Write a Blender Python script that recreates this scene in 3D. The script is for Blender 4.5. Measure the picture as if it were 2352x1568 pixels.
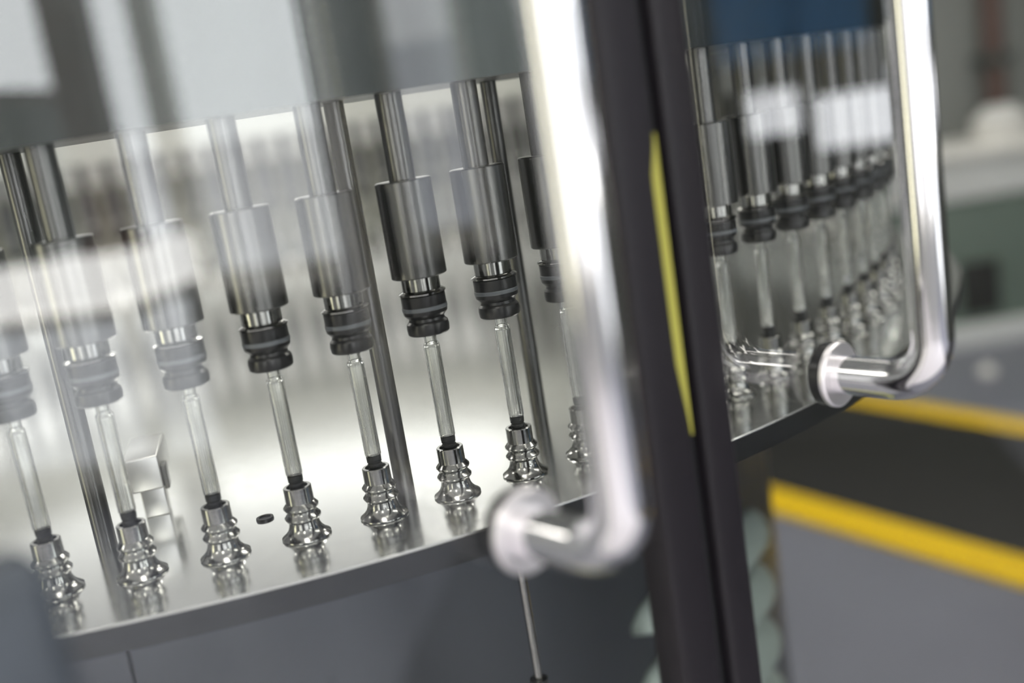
import bpy, bmesh, math, random
from mathutils import Vector, Matrix
random.seed(7)
for o in list(bpy.data.objects): bpy.data.objects.remove(o)
S = bpy.context.scene
COL = S.collection
H = 1.35                                   # eye height of the photographer above the floor

# ------------------------------------------------------------------ camera
cam_d = bpy.data.cameras.new('camera'); cam = bpy.data.objects.new('camera', cam_d); COL.objects.link(cam)
S.camera = cam
pitch, roll = 0.2099382, 0.1587283
fwd = Vector((0, math.cos(pitch), -math.sin(pitch))); up0 = Vector((0, math.sin(pitch), math.cos(pitch))); rt0 = Vector((1, 0, 0))
c_r = math.cos(roll)*rt0 - math.sin(roll)*up0
c_u = math.sin(roll)*rt0 + math.cos(roll)*up0
M = Matrix((c_r, c_u, -fwd)).transposed().to_4x4(); M.translation = Vector((0, 0, H))
cam.matrix_world = M
cam_d.sensor_width = 36.0; cam_d.lens = 2479.434/2352*36
cam_d.clip_start = 0.02; cam_d.clip_end = 60
cam_d.dof.use_dof = True; cam_d.dof.focus_distance = 0.81; cam_d.dof.aperture_fstop = 1.75; cam_d.dof.aperture_blades = 0

# ------------------------------------------------------------------ world, exposure
W = bpy.data.worlds.new('world'); S.world = W; W.use_nodes = True
W.node_tree.nodes['Background'].inputs[0].default_value = (.85, .93, 1, 1)
W.node_tree.nodes['Background'].inputs[1].default_value = 1.0
vs = S.view_settings; S.display_settings.display_device = 'sRGB'
vs.view_transform = 'Standard'; vs.look = 'None'; vs.gamma = 1; vs.use_curve_mapping = False
vs.exposure = 0.12
WIN = 2.0          # daylight through the windows
LAMP = 13.0         # ceiling lamps

# ------------------------------------------------------------------ materials
def mat(name, col, rough=.5, metal=0., emit=0., noise=0., nscale=20., bump=0., coat=0., stretch=None, rvar=0.):
    m = bpy.data.materials.new(name); m.use_nodes = True
    nt = m.node_tree; b = nt.nodes['Principled BSDF']
    b.inputs['Base Color'].default_value = (*col, 1); b.inputs['Roughness'].default_value = rough; b.inputs['Metallic'].default_value = metal
    if coat: b.inputs['Coat Weight'].default_value = coat
    if emit:
        b.inputs['Emission Color'].default_value = (*col, 1); b.inputs['Emission Strength'].default_value = emit
    if noise or bump or rvar:
        tc = nt.nodes.new('ShaderNodeTexCoord'); n = nt.nodes.new('ShaderNodeTexNoise')
        n.inputs['Scale'].default_value = nscale; n.inputs['Detail'].default_value = 4
        if stretch:
            mp = nt.nodes.new('ShaderNodeMapping'); mp.inputs['Scale'].default_value = stretch
            nt.links.new(tc.outputs['Object'], mp.inputs[0]); nt.links.new(mp.outputs[0], n.inputs['Vector'])
        else: nt.links.new(tc.outputs['Object'], n.inputs['Vector'])
        if noise:
            mx = nt.nodes.new('ShaderNodeMix'); mx.data_type = 'RGBA'
            mx.inputs[6].default_value = (*[c*(1-noise) for c in col], 1); mx.inputs[7].default_value = (*[min(1, c*(1+noise)) for c in col], 1)
            nt.links.new(n.outputs['Fac'], mx.inputs[0]); nt.links.new(mx.outputs[2], b.inputs['Base Color'])
        if rvar:
            mr = nt.nodes.new('ShaderNodeMapRange'); mr.inputs[3].default_value = max(.01, rough-rvar); mr.inputs[4].default_value = rough+rvar
            nt.links.new(n.outputs['Fac'], mr.inputs[0]); nt.links.new(mr.outputs[0], b.inputs['Roughness'])
        if bump:
            bp = nt.nodes.new('ShaderNodeBump'); bp.inputs['Strength'].default_value = bump; bp.inputs['Distance'].default_value = .002
            nt.links.new(n.outputs['Fac'], bp.inputs['Height']); nt.links.new(bp.outputs[0], b.inputs['Normal'])
    return m
def glass_sheet(name, tint):
    """flat safety glass: lets light straight through, mirrors by the Fresnel law at both faces"""
    m = bpy.data.materials.new(name); m.use_nodes = True; nt = m.node_tree; nt.nodes.clear()
    out = nt.nodes.new('ShaderNodeOutputMaterial'); mix = nt.nodes.new('ShaderNodeMixShader')
    t = nt.nodes.new('ShaderNodeBsdfTransparent'); t.inputs[0].default_value = (*tint, 1)
    g = nt.nodes.new('ShaderNodeBsdfGlossy'); g.inputs['Roughness'].default_value = 0.0
    fr = nt.nodes.new('ShaderNodeFresnel'); geo = nt.nodes.new('ShaderNodeNewGeometry')
    mr = nt.nodes.new('ShaderNodeMapRange'); mr.inputs[3].default_value = 1.62; mr.inputs[4].default_value = 1/1.62
    nt.links.new(geo.outputs['Backfacing'], mr.inputs[0]); nt.links.new(mr.outputs[0], fr.inputs['IOR'])
    nt.links.new(fr.outputs[0], mix.inputs[0]); nt.links.new(t.outputs[0], mix.inputs[1]); nt.links.new(g.outputs[0], mix.inputs[2])
    nt.links.new(mix.outputs[0], out.inputs[0]); return m
def clear_glass(name):
    m = bpy.data.materials.new(name); m.use_nodes = True; b = m.node_tree.nodes['Principled BSDF']
    b.inputs['Base Color'].default_value = (.97, .98, .97, 1); b.inputs['Roughness'].default_value = .01
    b.inputs['IOR'].default_value = 1.47; b.inputs['Transmission Weight'].default_value = 1
    return m
MT = dict(
 steel=mat('turned_steel', (.30, .30, .29), .15, 1, noise=.12, nscale=60, stretch=(1, 1, 14), rvar=.05),
 dull=mat('brushed_steel', (.135, .135, .132), .28, 1, noise=.1, nscale=50, stretch=(1, 1, .04), rvar=.06),
 plate=mat('polished_plate', (.88, .89, .88), .15, 1, noise=.03, nscale=90, rvar=.03),
 ring=mat('satin_ring_steel', (.07, .077, .075), .33, 1, noise=.06, nscale=30, rvar=.05),
 chrome=mat('polished_tube', (.80, .79, .80), .09, 1, noise=.02, nscale=30),
 satin=mat('satin_flange', (.86, .83, .84), .42, 1, noise=.02, nscale=30),
 pale=mat('added_pale_floor', (.70, .68, .73), .4, 0, noise=.05, nscale=3),
 black=mat('black_plastic', (.012, .012, .013), .28, 0, noise=.2, nscale=60),
 rubber=mat('black_rubber', (.01, .011, .012), .5, 0, noise=.2, nscale=80),
 greyplastic=mat('grey_band', (.11, .12, .13), .35, 0, noise=.1, nscale=60),
 anod=mat('dark_anodised', (.014, .012, .015), .45, .0, noise=.12, nscale=120),
 yellow_glint=mat('yellow_reflection', (.40, .375, .07), .45, 0, noise=.08, nscale=60),
 hole=mat('dark_recess', (.03, .03, .03), .4, .6, noise=.1, nscale=50),
 alu=mat('milled_aluminium', (.66, .66, .65), .35, 1, noise=.08, nscale=80),
 rimband=mat('darkened_rim_steel', (.045, .047, .05), .38, .75, noise=.1, nscale=8),
 drum=mat('drum_sheet', (.085, .092, .105), .36, .75, noise=.1, nscale=8, stretch=(1, 1, .15), rvar=.06),
 louvre=mat('louvre_sheet', (.33, .39, .36), .45, .2, noise=.1, nscale=12),
 dark_blue_grey=mat('dark_block_plastic', (.05, .06, .075), .5, 0, noise=.25, nscale=25),
 floor=mat('grey_epoxy_floor', (.20, .205, .25), .35, 0, noise=.1, nscale=3, rvar=.08),
 wall=mat('white_wall', (.78, .78, .76), .6, 0, noise=.04, nscale=2),
 ceil=mat('ceiling_white', (.92, .92, .91), .7, 0, noise=.03, nscale=3),
 olive=mat('olive_cabinet', (.20, .20, .165), .45, 0, noise=.15, nscale=4),
 dark=mat('dark_partition', (.20, .21, .20), .5, 0, noise=.25, nscale=2),
 green=mat('grey_green_panel', (.15, .20, .165), .45, 0, noise=.12, nscale=4),
 white=mat('white_top', (.88, .87, .83), .4, 0, noise=.03, nscale=5),
 palegrey=mat('pale_grey_panel', (.80, .82, .81), .4, 0, noise=.08, nscale=5),
 paleblue=mat('pale_blue_box', (.60, .63, .70), .5, 0, noise=.05, nscale=5),
 mat_=mat('black_mat', (.010, .010, .009), .6, 0, noise=.4, nscale=30, bump=.3),
 yellow=mat('yellow_border', (1, .62, .0), .5, 0, noise=.1, nscale=20),
 brown=mat('brown_column', (.10, .055, .045), .5, 0, noise=.2, nscale=6),
 char=mat('charcoal_column', (.05, .06, .055), .5, 0, noise=.2, nscale=6),
 blue=mat('added_blue_paint', (.07, .23, .50), .45, 0, noise=.15, nscale=5),
 lime=mat('lime_panel', (.62, .62, .16), .45, 0, noise=.08, nscale=8),
 greywall=mat('grey_wall', (.38, .39, .40), .6, 0, noise=.05, nscale=2),
 darkwall=mat('dark_wall', (.06, .066, .062), .55, 0, noise=.2, nscale=2),
 lining=mat('cream_lining', (.50, .505, .475), .5, 0, noise=.03, nscale=6),
 lamp=mat('lamp_diffuser', (1, .97, .90), .5, 0, emit=LAMP),
 glow=mat('added_table_glow', (1, .99, .97), .5, 0, emit=6.0),
 warm=mat('added_warm_pane', (1, .96, .68), .5, 0, emit=3.2),
 clere=mat('added_high_pane', (1, .995, .97), .5, 0, emit=1.45),
 glow2=mat('added_panel_glow', (.93, .95, 1), .5, 0, emit=3.2),
 frost=mat('added_frosted_pane', (.97, .97, 1), .5, 0, emit=1.9),
 day=mat('daylit_pane', (.93, .97, 1), .5, 0, emit=WIN*2.15),
 dayl=mat('lower_pane', (.93, .96, 1), .5, 0, emit=WIN),
 dayd=mat('shaded_pane', (.86, .9, 1), .5, 0, emit=WIN*.55),
 sheet=glass_sheet('safety_glass', (.985, .99, .985)),
 vial=clear_glass('borosilicate'),
)

MT['anod'].node_tree.nodes['Principled BSDF'].inputs['Specular IOR Level'].default_value = .25
# ------------------------------------------------------------------ mesh helpers
def add_lathe(bm, prof, seg=40, cx=0, cy=0):
    rings = []
    for r, z in prof:
        if r < 1e-6: rings.append([bm.verts.new((cx, cy, z))])
        else: rings.append([bm.verts.new((cx+r*math.cos(2*math.pi*k/seg), cy+r*math.sin(2*math.pi*k/seg), z)) for k in range(seg)])
    for a, b in zip(rings, rings[1:]):
        for k in range(seg):
            k2 = (k+1) % seg
            if len(a) == 1 and len(b) == 1: break
            if len(a) == 1: bm.faces.new((a[0], b[k], b[k2]))
            elif len(b) == 1: bm.faces.new((a[k], b[0], a[k2]))
            else: bm.faces.new((a[k], b[k], b[k2], a[k2]))
def add_box(bm, x0, x1, y0, y1, z0, z1, bev=0.):
    t = bmesh.new()
    bmesh.ops.create_cube(t, size=1)
    for v in t.verts: v.co = Vector(((x0+x1)/2+v.co.x*(x1-x0), (y0+y1)/2+v.co.y*(y1-y0), (z0+z1)/2+v.co.z*(z1-z0)))
    if bev: bmesh.ops.bevel(t, geom=list(t.edges), offset=bev, segments=3, affect='EDGES', profile=.5)
    me = bpy.data.meshes.new('t'); t.to_mesh(me); t.free(); bm.from_mesh(me); bpy.data.meshes.remove(me)
def add_tube(bm, pts, rad, seg=32, cap=True):
    prev = None; N = None; rings = []
    for i, p in enumerate(pts):
        p = Vector(p)
        d = (Vector(pts[min(i+1, len(pts)-1)]) - Vector(pts[max(i-1, 0)])).normalized()
        if N is None: N = d.orthogonal().normalized()
        N = (N - d*N.dot(d)).normalized(); B = d.cross(N)
        rings.append([bm.verts.new(p + rad*(N*math.cos(2*math.pi*k/seg)+B*math.sin(2*math.pi*k/seg))) for k in range(seg)])
    for a, b in zip(rings, rings[1:]):
        for k in range(seg): bm.faces.new((a[k], a[(k+1) % seg], b[(k+1) % seg], b[k]))
    if cap: bm.faces.new(rings[0][::-1]); bm.faces.new(rings[-1])
def add_arc(bm, r0, r1, z0, z1, a0, a1, n=32, cx=0, cy=0):
    """curved slab between two radii"""
    full = abs(a1-a0) >= 2*math.pi-1e-6
    cols = []
    for k in range(n if full else n+1):
        a = a0+(a1-a0)*k/n; c, s = math.cos(a), math.sin(a)
        cols.append([bm.verts.new((cx+r*c, cy+r*s, z)) for r, z in ((r0, z0), (r1, z0), (r1, z1), (r0, z1))])
    for k in range(n):
        A, B = cols[k], cols[(k+1) % len(cols)]
        for j in range(4): bm.faces.new((A[j], A[(j+1) % 4], B[(j+1) % 4], B[j]))
    if not full: bm.faces.new(cols[0][::-1]); bm.faces.new(cols[-1])
def obj(name, bm, m, parent=None, smooth=True, loc=None, ang=.6):
    me = bpy.data.meshes.new(name)
    bmesh.ops.recalc_face_normals(bm, faces=bm.faces); bm.to_mesh(me); bm.free()
    me.materials.append(MT[m] if isinstance(m, str) else m)
    o = bpy.data.objects.new(name, me); COL.objects.link(o)
    if smooth:
        for p in me.polygons: p.use_smooth = True
        try: me.set_sharp_from_angle(angle=ang)
        except Exception: pass
    if parent: o.parent = parent
    if loc: o.location = loc
    return o
def tag(o, label, cat, group=None):
    o['label'] = label; o['category'] = cat
    if group: o['group'] = group
    return o
def thing(name, label, cat, loc=(0, 0, 0), rotz=0., group=None):
    o = bpy.data.objects.new(name, None); COL.objects.link(o); o.empty_display_size = .02
    o.location = loc; o.rotation_euler = (0, 0, rotz); return tag(o, label, cat, group)
def struct(name, bm, m, parent=None, smooth=False):
    o = obj(name, bm, m, parent, smooth)
    if not parent: o['kind'] = 'structure'
    return o
def box_obj(name, b, m, parent=None, bev=0., z=0.):
    bm = bmesh.new(); add_box(bm, *b, bev); return obj(name, bm, m, parent, smooth=bool(bev))

# ------------------------------------------------------------------ the hall
X0, X1, Y0, Y1, ZC = -4.2, 3.5, -3.4, 6.2, 3.0
for nm, b, m in (('floor', (X0, X1, Y0, Y1, -.1, 0), 'floor'), ('ceiling', (X0, X1, Y0, Y1, ZC, ZC+.1), 'ceil'),
                 ):
    bm = bmesh.new(); add_box(bm, *b); struct(nm, bm, m)
bm = bmesh.new(); add_box(bm, X0, 1.5, Y0, .2, .0, .004); struct('floor', bm, 'pale')  # added pale floor area, unseen, brightens the lower handles by reflection
# outer walls are pierced by windows, some added for their glow: (along, z0, z1, split height, upper pane, lower pane)
def wall_windows(name, mname, wins, place, lo, hi):
    """place(a0, a1, b0, b1, z0, z1) gives a box; a runs along the wall, b across it (0 inside face)"""
    bm = bmesh.new(); v = [lo]+[q for w in wins for q in w[:2]]+[hi]
    for a0, a1 in zip(v[0::2], v[1::2]):
        if a1-a0 > 1e-4: add_box(bm, *place(a0, a1, 0, .1, 0, ZC))
    for w in wins:
        if w[2] > 0: add_box(bm, *place(w[0], w[1], 0, .1, 0, w[2]))
        if w[3] < ZC: add_box(bm, *place(w[0], w[1], 0, .1, w[3], ZC))
    struct(name, bm, mname)
    for a0, a1, z0, z1, zs, mu, ml in wins:
        global NWIN; NWIN += 1
        w = bpy.data.objects.new('window_%d' % NWIN, None); COL.objects.link(w); w['kind'] = 'structure'
        box_obj('pane', place(a0, a1, .05, .06, zs, z1), mu, w)
        if zs > z0+.01: box_obj('pane', place(a0, a1, .05, .06, z0, zs), ml, w)
        for c in ((a0, a0+.05, z0, z1), (a1-.05, a1, z0, z1), (a0+.05, a1-.05, z0, z0+.05), (a0+.05, a1-.05, z1-.05, z1)):
            box_obj('frame_bar', place(c[0], c[1], -.01, .05, c[2], c[3]), 'white', w)
        box_obj('window_sill', place(a0-.03, a1+.03, -.08, -.011, z0-.04, z0), 'white', w, .004)
NWIN = 0
wall_windows('wall_right', 'darkwall', [(-3.1, -1.28, .12, 2.7, H+.05, 'day', 'dayl'), (-1.26, -.60, H-.50, 2.7, H+.05, 'day', 'dayl'), (-.40, -.06, H-.45, 2.65, H+.3, 'dayl', 'dayd')],
             lambda a0, a1, b0, b1, z0, z1: (X1+b0, X1+b1, a0, a1, z0, z1), Y0, Y1)
wall_windows('wall_left', 'greywall', [(-1.65, -.5, .3, 2.6, .3, 'warm', 'warm')], lambda a0, a1, b0, b1, z0, z1: (X0-b1, X0-b0, a0, a1, z0, z1), Y0, Y1)  # added warm window, unseen, puts yellow edge lines on the steel
wall_windows('wall_front', 'greywall', [(-2.6, -1.0, .5, 2.7, .5, 'frost', 'frost'), (.5, 2.6, .5, 2.7, .5, 'frost', 'frost')],  # added windows behind the camera, unseen, brighten the chrome handles
             lambda a0, a1, b0, b1, z0, z1: (a0, a1, Y0-b1, Y0-b0, z0, z1), X0, X1)
wall_windows('wall_back', 'wall', [(-4.0, -2.05, H+.7, 2.95, H+.7, 'clere', 'clere'), (-1.95, .0, H+.7, 2.95, H+.7, 'clere', 'clere')],  # added high windows, unseen, brighten the plate that mirrors them
             lambda a0, a1, b0, b1, z0, z1: (a0, a1, Y1+b0, Y1+b1, z0, z1), X0, X1)
k = 0
for x in (-2.6, -.2, 1.25, 2.2):
    for y in (-2.0, .9, 2.5, 3.9):
        if (x == 1.25) != (y == 2.5): continue  # lone lamp over the mat is added to brighten mat and floor
        k += 1
        lt = thing('ceiling_light', 'flush rectangular ceiling lamp, %s row, %s' % ({-2.6: 'west', -.2: 'middle', 1.25: 'single', 2.2: 'east'}[x], {-2.0: 'over the entrance end', .9: 'over the machine', 2.5: 'added to brighten the black walkway mat', 3.9: 'over the back cabinets'}[y]), 'lamp', (x, y, ZC), 0, 'ceiling lamps')
        bm = bmesh.new()
        for b in ((-.2, -.18, -.65, .65), (.18, .2, -.65, .65), (-.18, .18, -.65, -.63), (-.18, .18, .63, .65)): add_box(bm, *b, -.06, 0)
        obj('housing', bm, 'white', lt, smooth=False)
        box_obj('diffuser', (-.18, .18, -.63, .63, -.05, -.03), 'lamp', lt)

# unseen column and invented furniture, added for their reflections in doors and tubes
def column(x, y0, y1, m, label):
    t = thing('wall_column', label, 'column', (x, (y0+y1)/2, 0)); h = (y1-y0)/2
    box_obj('shaft', (-.1, .1, -h, h, .12, ZC), m, t, .01); box_obj('base', (-.12, .10, -h-.02, h+.02, 0, .12), m, t, .01)
column(3.38, -.60, -.41, 'char', 'charcoal column beside the narrow window')
tb = thing('added_glow_table', 'added unseen glowing table at the right wall, for a bright reflection', 'table', (3.1, -1.72, 0))  # added glowing table, unseen, makes a bright band in the left glass
box_obj('glow_box', (-.28, .3, -.50, .50, H-.44, H-.27), 'glow', tb, .005)
box_obj('frame', (-.3, .3, -.52, .52, H-.48, H-.441), 'white', tb, .005)
for sx in (-.26, .26):
    for sy in (-.48, .48): box_obj('leg', (sx-.02, sx+.02, sy-.02, sy+.02, 0, H-.48), 'palegrey', tb)
cb = thing('added_dark_case', 'added unseen dark case standing on the glowing table, for a dark reflection', 'case', (3.15, -1.88, H-.27))  # added dark case, unseen, darkens part of the left glass reflection
box_obj('housing', (-.2, .2, -.32, .32, 0, .55), 'char', cb, .02); box_obj('lid', (-.205, .205, -.325, .325, .555, .60), 'brown', cb, .01)
ip = thing('added_dark_post', 'added unseen tall dark brown post on the glowing table, for a dark reflection', 'post', (3.1, -1.36, H-.27))  # added post, unseen, makes the dark bar mirrored in the left glass
box_obj('shaft', (-.06, .06, -.075, .075, .03, 1.5), 'brown', ip, .01); box_obj('base', (-.09, .09, -.1, .1, 0, .03), 'brown', ip, .004)
bc = thing('added_blue_block', 'added unseen dark blue block on the right wall, for a blue reflection', 'cabinet', (3.24, 1.06, 0))  # added blue block, unseen, gives the blue reflection in the right glass
box_obj('body', (-.24, .255, -.24, .20, H+.02, 2.3), 'blue', bc, .008)
for sy in (-.235, -.018): box_obj('door', (-.262, -.242, sy, sy+.21, H+.03, 2.29), 'blue', bc, .003)
for x, y0, y1, z0, z1, lab in ((2.96, 1.08, 1.31, -.27, -.11, 'added wide glowing panel hanging below the blue block, for a pale reflection'), (2.90, .87, 1.02, -.20, -.07, 'added small glowing panel hanging beside the wide one, for a white reflection')):  # added glowing panels, unseen, give pale patches in the right glass
    t = thing('added_glow_panel', lab, 'glow_panel', (x, (y0+y1)/2, 0)); h = (y1-y0)/2
    box_obj('glow_panel', (-.012, -.002, -h, h, H+z0, H+z1), 'glow2', t); box_obj('case', (-.001, .03, -h-.01, h+.01, H+z0-.01, H+z1+.01), 'char', t, .004)
    box_obj('hanger', (.0, .25, -.02, .02, H+z1+.0105, H+z1+.03), 'char', t)
rm = thing('added_dark_mat', 'added unseen dark mat along the right wall, darkening the door reflection', 'mat', (2.45, 1.0, 0)); box_obj('sheet', (-.9, 1.0, -1.2, .6, 0, .01), 'mat_', rm, .003)  # added mat, unseen, darkens the floor mirrored in the right door
# ------------------------------------------------------------------ background behind the machine
for i in range(5):
    x = -3.35+.72*i
    c = thing('storage_cabinet', ['leftmost','second','third','fourth','fifth'][i]+' olive grey storage cabinet from the left along the back wall', 'cabinet', (x, 5.5, 0), 0, 'olive cabinets along the back wall')
    box_obj('body', (-.355, .355, -.25, .25, .08, H-.05), 'olive', c, .006)
    for sx in (-.345, .005):
        d = box_obj('door', (sx, sx+.34, -.272, -.252, .11, H-.08), 'olive', c, .004)
        box_obj('handle', (sx+(.29 if sx < -.1 else .03), sx+(.31 if sx < -.1 else .05), -.295, -.273, .7, .9), 'palegrey', d, .003)
    box_obj('plinth', (-.34, .34, -.22, .24, 0, .08), 'char', c)
dp = thing('dark_partition', 'tall dark grey partition panel behind the right half of the carousel', 'partition', (1.9, 5.2, 0))
for i in range(4): box_obj('panel', (-1.58+.79*i, -.80+.79*i, 0, .05, .06, 2.75), 'dark', dp, .006)
for i in range(5): box_obj('post', (-1.61+.79*i, -1.57+.79*i, -.01, .06, 0, 2.78), 'char', dp)
# green workbench cabinet at the right edge of the frame
gb = thing('workbench_cabinet', 'grey-green workbench cabinet with white top at the right frame edge', 'cabinet', (2.45, 4.9, 0))
box_obj('body', (-.95, .95, -.22, .3, .10, H-.69), 'green', gb, .006)
box_obj('plinth', (-.93, .93, -.26, .28, 0, .10), 'palegrey', gb, .004)
box_obj('front_rail', (-.95, .95, -.24, .3, H-.69, H-.52), 'palegrey', gb, .006)
box_obj('worktop', (-1.0, 1.0, -.28, .3, H-.52, H-.47), 'white', gb, .01)
box_obj('vent_panel', (-.44, -.27, -.235, -.222, .14, .38), 'mat_', gb, .003)
wc = thing('white_canister', 'low round white canister lying on the white worktop', 'canister', (2.28, 4.78, H-.47))
bm = bmesh.new(); add_lathe(bm, [(0, 0), (.11, 0), (.12, .015), (.12, .10), (.10, .115), (0, .115)]); obj('body', bm, 'white', wc)
bm = bmesh.new(); add_lathe(bm, [(0, .116), (.085, .116), (.085, .135), (.06, .15), (0, .15)]); obj('lid', bm, 'palegrey', wc)
bx = thing('pale_box', 'pale blue-grey box behind the carousel, left of the right door handle', 'box', (1.38, 4.42, 0))
box_obj('body', (-.24, .24, -.15, .15, H-.34, H-.10), 'paleblue', bx, .01); box_obj('lid', (-.245, .245, -.155, .155, H-.10, H-.075), 'paleblue', bx, .005)
box_obj('stand', (-.2, .2, -.12, .12, 0, H-.34), 'dark', bx, .006)
pc = thing('pipe', 'brown upright pipe on the dark partition at the upper right', 'pipe', (2.42, 5.1, 0))
bm = bmesh.new(); add_tube(bm, [(0, 0, .9), (0, 0, 2.6)], .05, 20); obj('tube', bm, 'brown', pc)
for z in (1.2, 2.2): box_obj('clamp', (-.07, .07, -.06, .1, z, z+.05), 'char', pc)
kn = thing('levelling_foot', 'small white levelling foot on the floor beyond the mat', 'foot', (1.90, 4.23, 0))
bm = bmesh.new(); add_lathe(bm, [(0, 0), (.035, 0), (.035, .02), (.02, .035), (0, .04)], 20); obj('pad', bm, 'white', kn)
# black walkway mat with yellow borders: near edge P0-P1, far edge Q0-Q1
P0 = Vector((.767, 3.258, 0)); P1 = Vector((1.205, 2.54, 0)); u = (P1-P0).normalized(); nrm = Vector((-u.y, u.x, 0))
if nrm.x < 0: nrm = -nrm
mw = thing('safety_mat', 'black rubber walkway mat with bright yellow borders on the grey floor', 'mat', P0, math.atan2(u.y, u.x))
wdt = 0.94; sgn = 1 if Vector((-u.y, u.x, 0)).dot(nrm) > 0 else -1
def strip(nm, a0, a1, b0, b1, z0, z1, m):
    b0, b1 = sorted((b0*sgn, b1*sgn)); box_obj(nm, (a0, a1, b0, b1, z0, z1), m, mw, .003)
strip('mat_body', -1.6, 1.5, .06, wdt-.05, 0, .012, 'mat_')
strip('yellow_border', -.25, 1.5, -.085, .059, 0, .013, 'yellow')
strip('yellow_border', -.6, 1.5, wdt-.049, wdt+.07, 0, .013, 'yellow')

# ------------------------------------------------------------------ carousel
CX, CY, R, TH6, DTH = -0.4191812, 1.6773647, 0.9690750, 0.3809976, 0.0598611
NST = 105; DTH = 2*math.pi/NST if abs(2*math.pi/NST-DTH) < 2e-4 else DTH
ZP = H-0.2760                                # top of the plate
ca = thing('rotary_carousel', 'large round polished steel carousel plate with ring above it', 'machine', (CX, CY, 0))
RE = 1.0478
bm = bmesh.new(); add_lathe(bm, [(0, ZP-.013), (RE-.0035, ZP-.013), (RE-.0035, ZP-.0019), (RE-.0002, ZP-.0018), (RE, ZP-.0012), (RE-.0010, ZP), (0, ZP)], 256); obj('plate', bm, 'plate', ca, ang=.4)
bm = bmesh.new(); add_arc(bm, RE-.0032, RE-.0003, ZP-.013, ZP-.0021, 0, 2*math.pi, 256); obj('rim_band', bm, 'rimband', ca)  # rim side darkened in its colour for the dark floor it mirrors
bm = bmesh.new(); add_arc(bm, .985, RE-.0012, ZP-.0205, ZP-.0134, 0, 2*math.pi, 256); obj('rim_underlay', bm, 'rimband', ca)
RU0, RU1, ZR = .865, 1.0, H+.0240
bm = bmesh.new(); add_arc(bm, RU0, RU1, ZR, ZR+.15, 0, 2*math.pi, 220); obj('upper_ring', bm, 'ring', ca, ang=.4)
for a0, a1, m in ((17, 200, 'lining'), (200.2, 376.8, 'dull')):  # lining split bright and dark to set the brightness mirrored in the plate
    bm = bmesh.new(); add_arc(bm, RU0-.006, RU0-.0005, ZR+.001, ZR+.149, math.radians(a0), math.radians(a1), 120); obj('ring_lining', bm, m, ca, ang=.4)
def post(a, r, rad):
    bm = bmesh.new(); add_tube(bm, [(r*math.cos(a), r*math.sin(a), ZP), (r*math.cos(a), r*math.sin(a), ZR+.01)], rad, 28); obj('post', bm, 'dull', ca)
for x, y, rad in ((-.099, .790, .0073), (-.3305, .786, .0078), (.0135, .899, .0065)):
    dx, dy = x-CX, y-CY; post(math.atan2(dy, dx), math.hypot(dx, dy), rad)
for a in (20, 65, 110, 155, 200): post(math.radians(a), .90, .0073)
bm = bmesh.new(); sx, sy = -.2095-CX, .792-CY
add_lathe(bm, [(0, ZP+.0006), (.0042, ZP+.0006), (.0046, ZP+.0016), (.0066, ZP+.0016), (.0070, ZP-.001)], 32, sx, sy); obj('countersunk_screw', bm, 'hole', ca)

# machine base below the plate: curved sheet panels with louvres
mb = thing('machine_base', 'grey sheet metal drum under the carousel plate with louvred vents', 'machine base', (CX, CY, 0))
RD = .782
for k in range(8):
    a0 = math.radians(-87.3+45*k); bm = bmesh.new(); add_arc(bm, RD-.02, RD, .12, ZP-.02, a0+.002, a0+math.radians(45)-.002, 36); obj('panel', bm, 'drum', mb)
bm = bmesh.new(); add_arc(bm, .3, RD-.021, .0, ZP-.02, 0, 2*math.pi, 72); obj('inner_frame', bm, 'char', mb)
bm = bmesh.new(); add_arc(bm, RD-.06, RD-.022, 0, .115, 0, 2*math.pi, 96); obj('plinth', bm, 'char', mb)
bm = bmesh.new(); add_arc(bm, RD+.0005, RD+.004, .13, .33, 0, 2*math.pi, 96); obj('added_lime_strip', bm, 'lime', mb)  # added lime strip, unseen, gives the yellow line under the handle rods
def louvre(zb, a0, a1, h=.042, d=.036, n=22, mrow=8):
    bm = bmesh.new(); grid = []
    for i in range(n+1):
        t = i/n; a = a0+(a1-a0)*t; e = math.sqrt(max(0, 1-abs(2*t-1)**3)); row = []
        for j in range(mrow+1):
            s = j/mrow; bulge = d*e*math.cos(s*math.pi/2)**.7
            z = zb+h*s*(.25+.75*e); r = RD+.0006+bulge
            row.append(bm.verts.new((r*math.cos(a), r*math.sin(a), z)))
        grid.append(row)
    for i in range(n):
        for j in range(mrow): bm.faces.new((grid[i][j], grid[i+1][j], grid[i+1][j+1], grid[i][j+1]))
    o = obj('louvre', bm, 'louvre', mb); sm = o.modifiers.new('thickness', 'SOLIDIFY'); sm.thickness = .0015; sm.offset = -1
for r_ in range(4):
    louvre(H-.572-.0755*r_, math.radians(-50.5), math.radians(-27))
rod = thing('guide_rod', 'thin vertical steel rod hanging under the plate below the left handle', 'rod', (-.0220, .8145, 0))
bm = bmesh.new(); add_tube(bm, [(0, 0, H-.72), (0, 0, ZP-.0135)], .0036, 20); obj('shaft', bm, 'steel', rod)
bm = bmesh.new(); add_lathe(bm, [(.0037, H-.475), (.0075, H-.475), (.0075, H-.458), (.0037, H-.458)], 24); obj('collar', bm, 'dull', rod)

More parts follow.
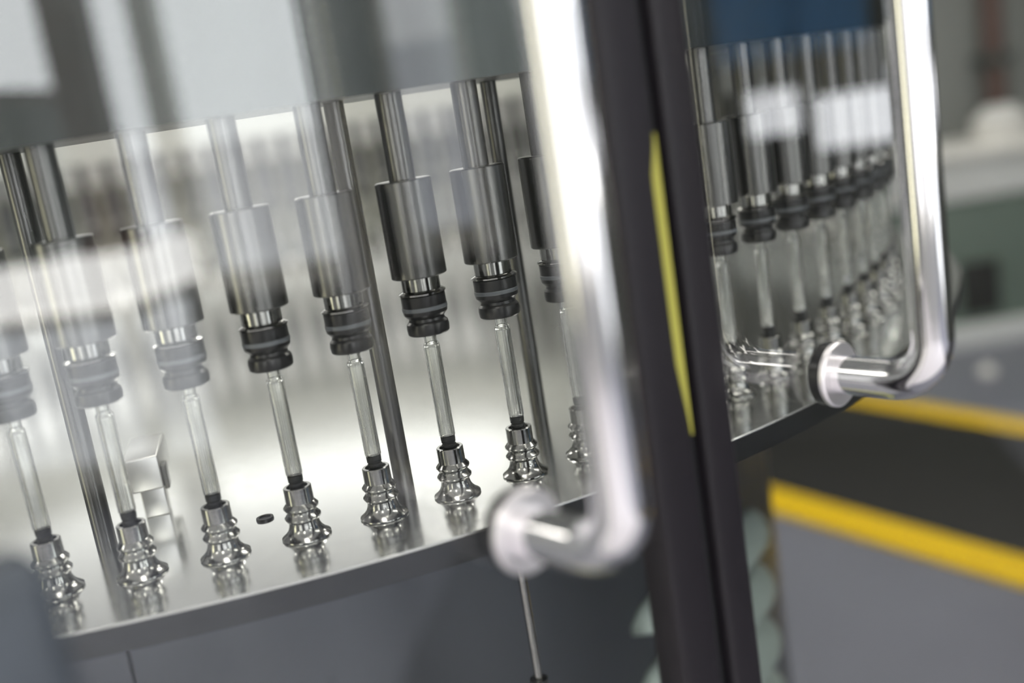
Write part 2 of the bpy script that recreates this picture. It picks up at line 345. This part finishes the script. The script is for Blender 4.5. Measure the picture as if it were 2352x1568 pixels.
# sensor bracket on the plate
sb = thing('sensor_bracket', 'small milled aluminium bracket standing on the plate behind the second cartridge', 'bracket', (-.3115, .845, ZP), math.radians(12))
bm = bmesh.new(); add_box(bm, -.014, .014, -.012, .062, .024, .052, .0015); obj('block', bm, 'alu', sb)
bm = bmesh.new(); add_box(bm, -.006, .013, -.006, .012, .0, .0235, .001); obj('stem', bm, 'alu', sb)
bm = bmesh.new(); add_box(bm, .0142, .018, -.010, .006, .022, .042, .001); obj('clip', bm, 'dull', sb)

# ---- one station: spindle head, cartridge, pedestal
def profile_obj(nm, prof, m, parent, seg=44, ang=.5):
    bm = bmesh.new(); add_lathe(bm, prof, seg); return obj(nm, bm, m, parent, ang=ang)
def make_station(x, y, rz):
    # z measured from the plate top; the head hangs, its origin is at the station foot
    s = thing('spindle_head', '', 'spindle', (x, y, ZP), rz)
    z0 = .2760
    zz = lambda v: v+z0
    profile_obj('rod', [(0, zz(-.0375)), (.0096, zz(-.0375)), (.0096, zz(.0240)), (0, zz(.0240))], 'dull', s)
    profile_obj('barrel', [(0, zz(-.1066)), (.0195, zz(-.1066)), (.0203, zz(-.1058)), (.0203, zz(-.0377)), (.0195, zz(-.0369)), (0, zz(-.0369))], 'dull', s)
    profile_obj('collar', [(.0, zz(-.1163)), (.0140, zz(-.1163)), (.0140, zz(-.1067)), (0, zz(-.1067))], 'steel', s)
    profile_obj('flange', [(0, zz(-.1200)), (.0160, zz(-.1200)), (.0172, zz(-.1192)), (.0174, zz(-.1182)), (.0155, zz(-.1172)), (.0135, zz(-.1164)), (0, zz(-.1164))], 'steel', s)
    g = profile_obj('gripper', [(0, zz(-.1493)), (.0145, zz(-.1493)), (.0153, zz(-.1484)), (.0157, zz(-.1440)), (.0152, zz(-.1410)), (.0134, zz(-.1392)), (.0131, zz(-.1372)), (.0160, zz(-.1340)), (.0163, zz(-.1326)), (.0163, zz(-.1203)), (0, zz(-.1201))], 'black', s)
    profile_obj('grip_band', [(.0164, zz(-.1312)), (.0167, zz(-.1308)), (.0167, zz(-.1286)), (.0164, zz(-.1282))], 'greyplastic', g)
    c = thing('glass_cartridge', '', 'cartridge', (x, y, ZP), rz)
    ro, ri = .0060, .0047
    profile_obj('barrel', [(ri, zz(-.2282)), (ro-.0003, zz(-.2287)), (ro, zz(-.2280)), (ro, zz(-.1588)), (.0058, zz(-.1578)), (.0053, zz(-.1570)), (.0047, zz(-.1565)), (.0045, zz(-.1556)), (.0045, zz(-.1496)),
                            (.0033, zz(-.1496)), (.0033, zz(-.1566)), (.0036, zz(-.1580)), (.0042, zz(-.1590)), (.0046, zz(-.1600)), (ri, zz(-.1612)), (ri, zz(-.2282))], 'vial', c)
    profile_obj('plunger', [(0, zz(-.2325)), (.0053, zz(-.2325)), (.0055, zz(-.2318)), (.0055, zz(-.2290)), (.0046, zz(-.2284)), (0, zz(-.2284))], 'rubber', c, 28)
    p = thing('pedestal_holder', '', 'holder', (x, y, ZP), rz)
    profile_obj('turned_body', [(0, 0), (.0172, 0), (.0179, .0007), (.0178, .0014), (.0163, .0025), (.0142, .0042), (.0122, .0068), (.0112, .0095), (.0108, .0118),
        (.0108, .0128), (.0128, .0146), (.0131, .0154), (.0131, .0163), (.0112, .0186), (.0108, .0194), (.0108, .0206), (.0124, .0222), (.0127, .0230), (.0127, .0239), (.0108, .0262), (.0102, .0268),
        (.0101, .0380), (.0097, .0385), (.0078, .0385), (.0074, .0378), (.0074, .0350), (0, .0350)], 'steel', p, 56, .38)
    profile_obj('seat_pin', [(0, .0351), (.0054, .0351), (.0054, .0368), (.0048, .0374), (.0048, .0384), (.0055, .0390), (.0055, .0405), (.0049, .0411), (.0049, .0418), (.0054, .0424), (.0054, .0433), (0, .0433)], 'rubber', p, 28)
    return s, c, p
def copy_tree(o, loc, rz):
    r = o.copy(); COL.objects.link(r); r.location = loc; r.rotation_euler = (0, 0, rz)
    for ch in list(o.children):
        c = ch.copy(); COL.objects.link(c); c.parent = r
        for g in list(ch.children):
            d = g.copy(); COL.objects.link(d); d.parent = c
    return r
ORD = ['', 'leftmost', 'second', 'third', 'fourth', 'fifth', 'sixth', 'seventh', 'eighth', 'ninth', 'tenth']
def labels(i):
    if 1 <= i <= 8:
        o_ = 'leftmost' if i == 1 else ORD[i]+' from the left'
        return ('steel spindle head with black gripper, %s behind the left door' % o_,
                'clear glass cartridge upright on its holder, %s behind the left door' % o_,
                'turned steel pedestal holder on the plate, %s behind the left door' % o_)
    if i == 9:
        return ('spindle head glimpsed between left chrome handle and dark door stile', 'glass cartridge glimpsed between left chrome handle and dark door stile', 'pedestal holder glimpsed between left chrome handle and dark door stile')
    if i == 10:
        return ('spindle head mostly hidden behind the two dark door stiles', 'glass cartridge mostly hidden behind the two dark door stiles', 'pedestal holder mostly hidden behind the two dark door stiles')
    if 11 <= i <= 17:
        o_ = ORD[i-10] if i > 11 else 'first'
        return ('dim steel spindle head, %s to the right of the dark door stiles' % o_, 'dim glass cartridge, %s to the right of the dark door stiles' % o_, 'dim pedestal holder, %s to the right of the dark door stiles' % o_)
    return ('blurred spindle head on the far curve of the carousel', 'blurred glass cartridge on the far curve of the carousel', 'blurred pedestal holder on the far curve of the carousel')
def station_pose(i):
    th = TH6+(i-6)*DTH; return (CX+R*math.sin(th), CY-R*math.cos(th), ZP), th
proto = None
for i in list(range(1, 25))+list(range(25, 78)):
    loc, th = station_pose(i)
    if proto is None: proto = tri = make_station(loc[0], loc[1], th)
    else: tri = tuple(copy_tree(o, loc, th) for o in proto)
    for o, l, g in zip(tri, labels(i), ('spindle heads', 'glass cartridges', 'pedestal holders')):
        o['label'] = l; o['group'] = g+' around the carousel' if i < 18 else 'far '+g

# ------------------------------------------------------------------ glass guard doors (one plane, two leaves)
N3 = Vector((.645, -.765, 0)).normalized(); T3 = Vector((.765, .645, 0)).normalized(); CD = -.406
DROT = math.atan2(T3.y, T3.x)                    # local x along the leaf, local -y towards the viewer
def door(name, label, t0, t1, st0, st1, th_, fl_top=.36):
    d = thing(name, label, 'door', Vector((N3.x*CD, N3.y*CD, 0)), DROT)
    z0, z1 = .05, H+.62
    box_obj('glass_pane', (t0, t1, 0, .006, z0, z1), 'sheet', d)
    s = box_obj('stile', (st0, st1, -.007, .016, 0, z1+.03), 'anod', d, .0035)
    far = (t0, t0+.035) if t1 <= st1 else (t1-.035, t1)
    box_obj('stile', (far[0], far[1], .0065, .016, 0, z1+.03), 'anod', d, .003)
    for zr in (0, z1-.01): box_obj('rail', (min(t0, t1), max(t0, t1), .0065, .0155, zr, zr+.04), 'anod', d, .003)
    # chrome pull handle
    zh = H-.206; so = .079; rb = .030; rad = .0131; ztop = H+.33
    pts = [(th_, -.010, zh)]
    n = 12
    for k in range(n+1):
        a = k/n*math.pi/2; pts.append((th_, -(so-rb)-rb*math.sin(a), zh+rb-rb*math.cos(a)))
    for k in range(n+1):
        a = k/n*math.pi/2; pts.append((th_, -(so-rb)-rb*math.cos(a), ztop-rb+rb*math.sin(a)))
    pts.append((th_, -.010, ztop))
    bm = bmesh.new(); add_tube(bm, pts, rad, 40); h = obj('handle', bm, 'chrome', d)
    for zc in (zh, ztop):
        for nm, y0, y1, r0, m in (('gasket', -.0085, -.0001, .0212, 'black'), ('flange', -.0130, -.0086, .0222, 'satin')):
            bm = bmesh.new(); add_lathe(bm, [(0, 0), (r0-.0006, 0), (r0, .0006), (r0, y1-y0-.0012), (r0-.0012, y1-y0), (0, y1-y0)], 48)
            bmesh.ops.rotate(bm, verts=bm.verts, cent=(0, 0, 0), matrix=Matrix.Rotation(math.pi/2, 3, 'X'))
            bmesh.ops.translate(bm, verts=bm.verts, vec=(th_, y1, zc)); obj(nm, bm, m, h)
    return d, s
tL = Vector((-.013, .521, 0)).dot(T3); tR = Vector((.206, .705, 0)).dot(T3)
dl, sl_ = door('guard_door', 'left glass guard door with chrome pull handle, blurred in front', -.45, .460, .4275, .4620, tL-.002)
dr, sr_ = door('guard_door', 'right glass guard door with chrome pull handle mirrored in its glass', .474, 1.05, .4725, .5005, tR)
bm = bmesh.new(); n = 24; L_ = []  # yellow reflection on the stile edge, built as a coloured strip
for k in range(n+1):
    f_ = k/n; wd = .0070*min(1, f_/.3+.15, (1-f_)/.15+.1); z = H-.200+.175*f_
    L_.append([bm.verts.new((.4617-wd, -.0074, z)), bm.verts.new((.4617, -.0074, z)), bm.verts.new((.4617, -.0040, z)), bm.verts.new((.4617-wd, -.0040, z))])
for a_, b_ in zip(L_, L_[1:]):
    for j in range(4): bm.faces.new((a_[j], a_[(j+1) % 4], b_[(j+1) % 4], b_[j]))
bm.faces.new(L_[0][::-1]); bm.faces.new(L_[-1]); obj('stile_glint_strip', bm, 'yellow_glint', dl)
box_obj('gasket', (.4622, .4723, .001, .0155, 0, H+.63), 'rubber', dr, .001)  # black strip filling the gap between stiles, stands in for its shade
# dark blue-grey block low at the left edge, fixed to the left leaf
lh = thing('dark_block', 'dark blue-grey blurred block at the lower left frame corner', 'housing', Vector((N3.x*CD, N3.y*CD, 0)), DROT)
box_obj('case', (.0, .0975, -.036, -.0005, H-.34, H-.122), 'dark_blue_grey', lh, .008)
box_obj('cover', (.004, .090, -.040, -.0365, H-.33, H-.13), 'dark_blue_grey', lh, .002)
